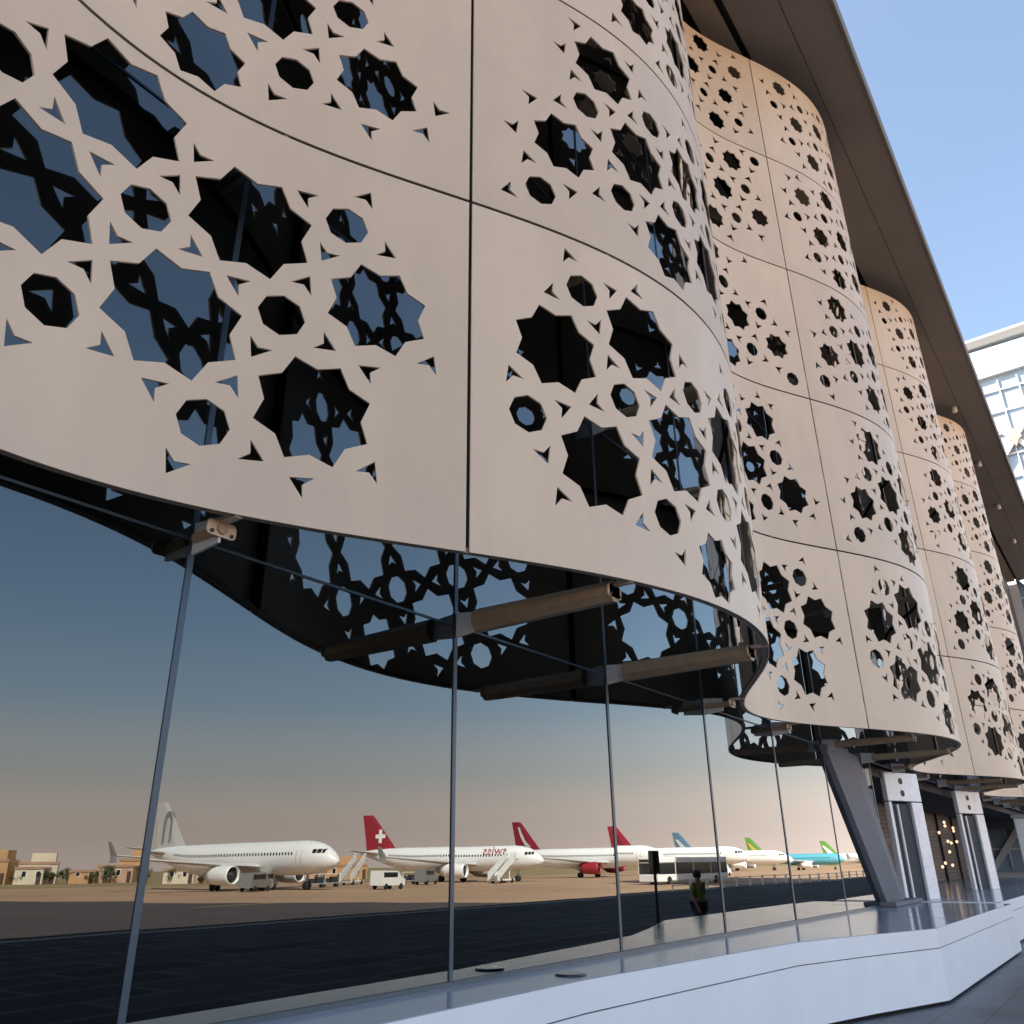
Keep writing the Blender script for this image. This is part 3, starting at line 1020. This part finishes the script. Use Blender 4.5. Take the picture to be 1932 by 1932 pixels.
proto = make_airliner()
PL = [  # tail x, y, heading, size, label, fin, fuselage, emblem kind, emblem material
 (74.9, -112.0, (.056, .998), 1.0, 'white airliner with grey arched tail, nearest and leftmost of the row mirrored in the glass', 'fingrey', None, 'arch', 'archgrey'),
 (120.5, -114.8, (.19, .98), 1.0, 'white airliner with white cross on its red tail, mirrored behind the joint', 'red', None, 'cross', 'white'),
 (163.8, -111.4, (.05, .999), 1.0, 'third mirrored airliner, dark red swept tail with a pale curve', 'darkred', None, 'swoosh', 'fingrey'),
 (203.6, -109.0, (.08, .997), 1.0, 'fourth mirrored airliner, plain bright red tail above the bus', 'red', None, 'swoosh', 'darkred'),
 (233.0, -104.5, (.10, .995), .87, 'fifth mirrored airliner, white with blue grey tail', 'bluegrey', None, 'band', 'fingrey'),
 (276.0, -99.6, (.10, .995), .80, 'teal blue bodied mirrored airliner with a green tail', 'green', 'teal', 'band', 'paint'),
 (333.0, -94.0, (.10, .995), .80, 'white airliner with green tail, farthest along the mirrored row', 'green', None, 'band', 'white'),
]
planes = [proto] + [copy_tree(proto) for _ in PL[1:]]
for o, (x, y, (hx, hy), sc, lab, fm, bm, ek, em) in zip(planes, PL):
    o.location = (x + 35.8 * sc * hx, y + 35.8 * sc * hy, APZ); o.rotation_euler = (0, 0, math.atan2(hy, hx)); o.scale = (sc, sc, sc)
    tag(o, lab, 'airliner', 'airliners parked nose in on the apron')
    set_mat(find(o, 'tail_fin')[0], M[fm])
    if bm: set_mat(find(o, 'fuselage')[0], M[bm])
    fin_emblem(o, ek, M[em])
for e in find(planes[2], 'engine'): set_mat(e, M['red'])
# lettering on the second aircraft
def lettering(parent, txt, m):
    cu = bpy.data.curves.new('lettering', 'FONT'); cu.body = txt; cu.size = 2.2; cu.extrude = .01
    t = bpy.data.objects.new('tmp', cu); COL.objects.link(t)
    dg = bpy.context.evaluated_depsgraph_get()
    me = bpy.data.meshes.new_from_object(t.evaluated_get(dg))
    bpy.data.objects.remove(t)
    me.materials.clear(); me.materials.append(m)
    for sg in (1, -1):
        o = bpy.data.objects.new('lettering', me); COL.objects.link(o); o.parent = parent
        o.rotation_euler = (R(90 - 22 * 1), 0, math.pi if sg > 0 else 0)
        o.location = (-6.4 if sg > 0 else -12.0, sg * 1.90, 4.35)
lettering(planes[1], 'swiss', M['red'])

# ------------------------------------------------------------------ apron vehicles
def wheel(b, x, y, r=.38, w=.13):
    b.lathe([(r * .55, -w), (r * .92, -w), (r, -w * .6), (r, w * .6), (r * .92, w), (r * .55, w)], (x, y, r), 'Y', 16)

def make_bus(x, y, rz):
    root = empty('apron_bus', (x, y, APZ), rz)
    tag(root, 'long low white apron bus with a band of black windows, mirrored in the glass', 'bus')
    b = MB(); b.box((0, -1.5, .3), (14, 1.5, 1.15), .08); b.build('lower_body', M['white'], root)
    b = MB(); b.box((.05, -1.47, 1.153), (13.95, 1.47, 2.35)); b.build('window_band', M['tinted'], root)
    b = MB(); b.box((-.02, -1.5, 2.353), (14.02, 1.5, 3.0), .1); b.build('roof', M['white'], root)
    b = MB()
    for xx in (0.0, 3.4, 6.9, 10.4, 13.85):
        for yy in (-1.495, 1.46): b.box((xx, yy, 1.153), (xx + .12, yy + .035, 2.352))
    b.build('pillar', M['white'], root)
    for xx in (2.2, 11.4):
        for yy in (-1.36, 1.36):
            b = MB(); wheel(b, xx, yy, .48, .15); b.build('wheel', M['black'], root)
    b = MB(); b.box((.3, -1.3, 2.5), (.33 - .36, 1.3, 2.8)); b.build('route_sign', M['tinted'], root)
make_bus(96.5, -44.2, R(13))

def make_stairs(x, y, rz, label):
    root = empty('boarding_stairs', (x, y, APZ), rz)
    tag(root, label, 'boarding stairs', 'boarding stairs at the aircraft')
    b = MB(); N = 16
    for i in range(N):
        b.box((i * .36, -.75, .55 + i * .19), (i * .36 + .40, .75, .55 + i * .19 + .06))
    b.build('steps', M['grey'], root)
    for s in (-1, 1):
        b = MB()
        yy = s * .82
        b.loft([[(-.1, yy - .03, .35), (6.1, yy - .03, 3.5), (6.1, yy - .03, 4.7), (-.1, yy - .03, 1.6)],
                [(-.1, yy + .03, .35), (6.1, yy + .03, 3.5), (6.1, yy + .03, 4.7), (-.1, yy + .03, 1.6)]])
        o = b.build('side_panel', M['white'], root); fix_normals(o)
    b = MB(); b.box((5.9, -.85, 3.45), (7.4, .85, 3.56)); b.build('platform', M['grey'], root)
    b = MB(); b.box((.6, -.8, .35), (5.8, .8, .62), .04)
    for xx in (2.6, 5.4): b.box((xx, -.06, .6), (xx + .12, .06, .6 + xx * .50))
    b.build('chassis', M['white'], root)
    for xx in (1.3, 5.0):
        for yy in (-.72, .72):
            b = MB(); wheel(b, xx, yy, .34); b.build('wheel', M['black'], root)
make_stairs(112.0, -79.3, R(-8), 'white boarding stairs against the front door of the red tailed airliner')
make_stairs(98, -97, R(-25), 'white boarding stairs standing behind the nose of the nearest airliner')

def make_van(x, y, rz, label, body, open_back=False):
    root = empty('service_van', (x, y, APZ), rz)
    tag(root, label, 'van', 'service vehicles on the apron')
    prof_ = [(0, .45), (4.6, .45), (4.6, 1.15), (3.9, 1.35), (3.2, 2.05), (0.05, 2.1)]
    b = MB(); b.loft([[(px, -.9, pz) for px, pz in prof_], [(px, .9, pz) for px, pz in prof_]])
    o = b.build('body', body, root); fix_normals(o)
    b = MB()
    for yy in (-.915, .895): b.box((.4, yy, 1.35), (3.1, yy + .02, 1.9))
    b.loft([[(3.86, -.75, 1.42), (3.90, -.75, 1.42), (3.30, -.75, 2.0), (3.26, -.75, 2.0)], [(3.86, .75, 1.42), (3.90, .75, 1.42), (3.30, .75, 2.0), (3.26, .75, 2.0)]])
    b.build('window', M['tinted'], root)
    for xx in (.9, 3.8):
        for yy in (-.84, .84):
            b = MB(); wheel(b, xx, yy, .34, .11); b.build('wheel', M['black'], root)
    for yy in (-.62, .62):
        b = MB(); b.box((4.595, yy - .15, .8), (4.63, yy + .15, 1.0), .01); b.build('headlight', M['fingrey'], root)
make_van(78.3, -71.2, R(-6), 'white van parked before the second airliner stairs', M['white'])
make_van(68.7, -83.5, R(-20), 'small dark service van under the wing of the nearest airliner', M['archgrey'])
make_van(72.5, -86.5, R(-25), 'pale grey service van by the nose wheel of the nearest airliner', M['fingrey'])
make_van(100.5, -84.0, R(-15), 'dark service van between the engine and stairs of the second airliner', M['archgrey'])
make_van(150, -58.5, R(5), 'white service van just beyond the end of the bus', M['white'])

def make_cart(x, y, rz, label):
    root = empty('baggage_cart', (x, y, APZ), rz)
    tag(root, label, 'cart', 'baggage carts on the apron')
    b = MB(); b.box((0, -.75, .45), (2.6, .75, .58)); b.build('deck', M['grey'], root)
    b = MB(); b.box((.1, -.7, .58), (.16, .7, 1.7)); b.box((2.44, -.7, .58), (2.5, .7, 1.7)); b.box((.1, -.7, 1.703), (2.5, .7, 1.76)); b.build('frame', M['white'], root)
    b = MB(); b.box((.3, -.6, .585), (1.2, .55, 1.15), .05); b.box((1.3, -.55, .585), (2.2, .6, 1.35), .05); b.build('luggage', M['cloth'], root)
    for xx in (.4, 2.2):
        for yy in (-.62, .62):
            b = MB(); wheel(b, xx, yy, .24, .08); b.build('wheel', M['black'], root)
for i, (x, y, lab) in enumerate(((84.5, -90.5, 'loaded baggage cart just right of the nearest airliner nose wheel'), (89.0, -92.5, 'loaded baggage cart behind the nearest nose wheel, beside the stairs'),
                                 (104.0, -91.0, 'loaded baggage cart under the tail of the red cross airliner'))):
    make_cart(x, y, R(30), lab)

# ------------------------------------------------------------------ terrace: sign pole, person, barrier
root = empty('sign_pole', (25.3, -7.4, 0))
tag(root, 'black box sign on a slim dark pole, mirrored in front of the bus', 'sign')
b = MB(); b.tube((0, 0, 0), (0, 0, 1.75), .045, .045, 10); b.build('pole', M['black'], root)
b = MB(); b.box((-.22, -.09, 1.70), (.22, .09, 2.36), .02); b.build('sign_box', M['tinted'], root)
b = MB(); b.lathe([(.22, 0), (.22, .03), (.08, .05)], (0, 0, 0), 'Z', 18); b.build('foot', M['black'], root)

def make_person(x, y, rz):
    J = {  # pelvis first
     'pel': ((0, 0, .95), .15), 'wai': ((.01, 0, 1.12), .135), 'che': ((0, 0, 1.32), .165), 'nec': ((.01, 0, 1.49), .065), 'hea0': ((.02, 0, 1.56), .075),
     'hea': ((.03, 0, 1.655), .098), 'top': ((.02, 0, 1.72), .075),
     'hl': ((0, .10, .90), .105), 'kl': ((.03, .11, .50), .065), 'al': ((0, .12, .09), .045), 'tl': ((.15, .13, .035), .035),
     'hr': ((0, -.10, .90), .105), 'kr': ((.02, -.12, .50), .065), 'ar': ((-.04, -.14, .09), .045), 'tr': ((.12, -.15, .035), .035),
     'sl': ((0, .19, 1.42), .07), 'el': ((-.02, .26, 1.14), .05), 'wl': ((.10, .24, .90), .032), 'pl': ((.14, .23, .82), .034),
     'sr': ((0, -.19, 1.42), .07), 'er': ((-.03, -.27, 1.14), .05), 'wr': ((.08, -.25, .90), .032), 'pr': ((.12, -.24, .82), .034)}
    E_ = [('pel', 'wai'), ('wai', 'che'), ('che', 'nec'), ('nec', 'hea0'), ('hea0', 'hea'), ('hea', 'top'), ('pel', 'hl'), ('hl', 'kl'), ('kl', 'al'), ('al', 'tl'),
          ('pel', 'hr'), ('hr', 'kr'), ('kr', 'ar'), ('ar', 'tr'), ('che', 'sl'), ('sl', 'el'), ('el', 'wl'), ('wl', 'pl'), ('che', 'sr'), ('sr', 'er'), ('er', 'wr'), ('wr', 'pr')]
    # fingers
    for s, w in (('l', 1), ('r', -1)):
        p = Vector(J['p' + s][0])
        for k in range(4):
            a, c = f'f{s}{k}a', f'f{s}{k}b'
            J[a] = (tuple(p + Vector((-.03 + .021 * k, .004 * w, -.045))), .010)
            J[c] = (tuple(p + Vector((-.025 + .021 * k, -.012 * w, -.085 - .008 * (k in (1, 2))))), .008)
            E_ += [('p' + s, a), (a, c)]
        J[f't{s}a'] = (tuple(p + Vector((.045, -.01 * w, -.03))), .010); E_.append(('p' + s, f't{s}a'))
    def skin_mesh(names, edges, grow, m, name, parent):
        idx = {n: i for i, n in enumerate(names)}
        me = bpy.data.meshes.new(name)
        me.from_pydata([J[n][0] for n in names], [(idx[a], idx[c]) for a, c in edges], [])
        me.materials.append(m)
        o = bpy.data.objects.new(name, me); COL.objects.link(o)
        if parent: o.parent = parent
        sk = o.modifiers.new('skin', 'SKIN')
        for i, n in enumerate(names):
            r = J[n][1] + grow
            me.skin_vertices[0].data[i].radius = (r, r)
        me.skin_vertices[0].data[0].use_root = True
        ss = o.modifiers.new('sub', 'SUBSURF'); ss.levels = 1; ss.render_levels = 2
        sk.use_smooth_shade = True
        return o
    body = skin_mesh(list(J), E_, 0, M['skin'], 'person', None)
    body.location = (x, y, 0); body.rotation_euler = (0, 0, rz)
    tag(body, 'person in dark trousers and yellow green vest standing on the terrace, mirrored in the glass', 'person')
    skin_mesh(['pel', 'hl', 'kl', 'al', 'hr', 'kr', 'ar'], [('pel', 'hl'), ('hl', 'kl'), ('kl', 'al'), ('pel', 'hr'), ('hr', 'kr'), ('kr', 'ar')], .018, M['cloth'], 'trousers', body)
    skin_mesh(['pel', 'wai', 'che', 'sl', 'sr', 'el', 'er'], [('pel', 'wai'), ('wai', 'che'), ('che', 'sl'), ('che', 'sr'), ('sl', 'el'), ('sr', 'er')], .022, M['vest'], 'vest', body)
    b = MB(); b.lathe([(.02, .155), (.075, .135), (.112, .08), (.118, .03), (.112, -.02), (.10, -.04)][::-1], (.015, 0, 1.66), 'Z', 16); b.build('hair', M['hair'], body)
    for s in (-1, 1):
        b = MB(); b.box((-.05, s * .12 - .05 + s * .01, 0), (.22, s * .12 + .05 + s * .01, .085), .03); b.build('shoe', M['black'], body)
    b = MB(); b.lathe([(.004, .02), (.012, .01), (.016, -.01), (.006, -.02)], (.128, 0, 1.65), 'Z', 8); b.build('nose', M['skin'], body)
make_person(23.5, -5.2, R(100))

for i in range(20):
    x = 62 + i * 3.2
    root = empty('barrier', (x, YEDGE + .5, 0))
    tag(root, 'pale steel barrier of two rails in the line along the terrace edge', 'barrier', 'barriers along the terrace edge')
    b = MB()
    for xx in (0, 2.9): b.box((xx, -.04, 0), (xx + .08, .04, .80))
    b.build('post', M['white'], root)
    b = MB(); b.box((.083, -.025, .70), (2.897, .025, .75)); b.box((.083, -.025, .36), (2.897, .025, .41)); b.build('rail', M['fingrey'], root)

# ------------------------------------------------------------------ far houses and trees (mirrored at the left)
rnd = random.Random(21)
HL = ['low ochre house', 'rose house', 'cream house']
def make_house(x, y, w, d, h, m, rz, label, upper=None):
    root = empty('house', (x, y, APZ - .02), rz)
    tag(root, label, 'house', 'houses beyond the apron')
    b = MB(); b.box((-w / 2, -d / 2, 0), (w / 2, d / 2, h)); 
    if upper: b.box((-w / 2 + upper, -d / 2 + .6, h + .004), (w / 2 - upper * .3, d / 2 - .6, h + 1.9))
    b.build('wall', m, root)
    b = MB(); b.box((-w / 2 - .15, -d / 2 - .15, h - .25), (w / 2 + .15, -d / 2 - .003, h + .25)); b.box((-w / 2 - .15, d / 2 + .003, h - .25), (w / 2 + .15, d / 2 + .15, h + .25))
    b.build('parapet', M['h_roof'], root)
    for k in range(max(2, int(w // 2.6))):
        xx = -w / 2 + 1.2 + k * 2.5
        if xx + 1 > w / 2: break
        b = MB(); b.box((xx, d / 2 + .003, 1.3), (xx + .9, d / 2 + .06, 2.5)); f = b.build('window', M['white'], root)
        b = MB(); b.box((xx + .1, d / 2 + .061, 1.4), (xx + .8, d / 2 + .09, 2.4)); b.build('pane', M['tinted'], f)
    b = MB(); b.box((w / 2 - 1.1, d / 2 + .003, 0), (w / 2 - .3, d / 2 + .07, 2.1)); b.build('door', M['wood'], root)
hs = [(74, -190, 7, 4.6, 'h_rose', 1.2, 'tall rose house at the left end of the far row'), (79.5, -186, 5, 2.6, 'h_ochre', None, 'low ochre house beside the tall rose one'),
      (83.5, -181.5, 6, 4.4, 'h_ochre', 2.0, 'ochre house with a set back upper room in the far row'), (88.5, -177, 5, 3.0, 'h_cream', None, 'small bright cream house right of the two storey ochre one'),
      (92, -182, 7, 3.9, 'h_cream', 2, 'cream house standing back behind the far trees'), (96.5, -171, 5, 2.3, 'h_ochre', None, 'lowest ochre house, half behind far trees'),
      (102, -168.5, 7, 3.1, 'h_rose', None, 'long rose house left of the nearest airliner tail'), (107, -171, 6, 4.3, 'h_ochre', 2.2, 'tall ochre house behind the tail of the nearest airliner'),
      (112, -161, 6, 2.7, 'h_cream', None, 'cream house seen under the wing of the nearest airliner'), (118, -160, 7, 3.5, 'h_rose', 2, 'rose house seen above the engine of the nearest airliner'),
      (126, -155, 7, 2.8, 'h_ochre', None, 'ochre house seen behind the nearest airliner nose'),
      (135, -150, 8, 3.2, 'h_rose', None, 'rose house seen behind the white van'), (146, -147, 9, 3.0, 'h_ochre', 1.5, 'ochre house farthest right, seen under the red cross airliner')]
for x, y, w, h_, mm, up, lab in hs:
    make_house(x, y, w, 6, h_, M[mm], R(38 + rnd.uniform(-16, 16)), lab, up)

def make_tree(x, y, h, label):
    root = empty('tree', (x, y, APZ))
    tag(root, label, 'tree', 'small trees among the far houses')
    b = MB(); b.tube((0, 0, 0), (.1, .05, h * .55), .16, .08, 8)
    for k in range(4):
        a = k * 1.6 + rnd.random()
        b.tube((.06, .03, h * .42), (.1 + math.cos(a) * h * .2, .05 + math.sin(a) * h * .2, h * .72), .06, .02, 6)
    b.build('trunk', M['bark'], root)
    b = MB()
    blobs = [(rnd.uniform(-.45, .45) * h, rnd.uniform(-.45, .45) * h, h * rnd.uniform(.28, .85), h * rnd.uniform(.12, .22)) for _ in range(14)]
    for bx, by, bz, br in blobs:
        for _ in range(60):
            v = Vector((rnd.gauss(0, 1), rnd.gauss(0, 1), rnd.gauss(0, .8))).normalized() * br * rnd.uniform(.45, 1.1)
            c = Vector((bx, by, bz)) + v
            a = Vector((rnd.gauss(0, 1), rnd.gauss(0, 1), rnd.gauss(0, 1))).normalized() * .14
            e = a.orthogonal().normalized() * .08
            b.add([c - a, c + e, c + a, c - e], [(0, 1, 2, 3)])
    b.build('crown', M['leaf'], root)
TREES = [(76.5, -184.5, 'olive tree before the tall rose far house'), (81.5, -181, 'olive tree between the two ochre far houses'), (86, -176.5, 'olive tree between the two storey ochre house and the cream one'),
         (90.5, -174, 'olive tree before the set back cream house'), (93.2, -172, 'olive tree just left of the lowest ochre house'), (95.5, -167.5, 'olive tree before the lowest ochre house'),
         (99, -166.5, 'olive tree left of the long rose house'), (105, -163.5, 'olive tree right of the long rose house'), (109.5, -160, 'olive tree under the tail of the nearest airliner'),
         (115, -157, 'olive tree under the wing of the nearest airliner'), (121.5, -153.5, 'olive tree near the nearest airliner engine'), (130, -150, 'olive tree behind the nearest airliner nose')]
for x, y, lab in TREES: make_tree(x, y, rnd.uniform(2.0, 3.6), lab)
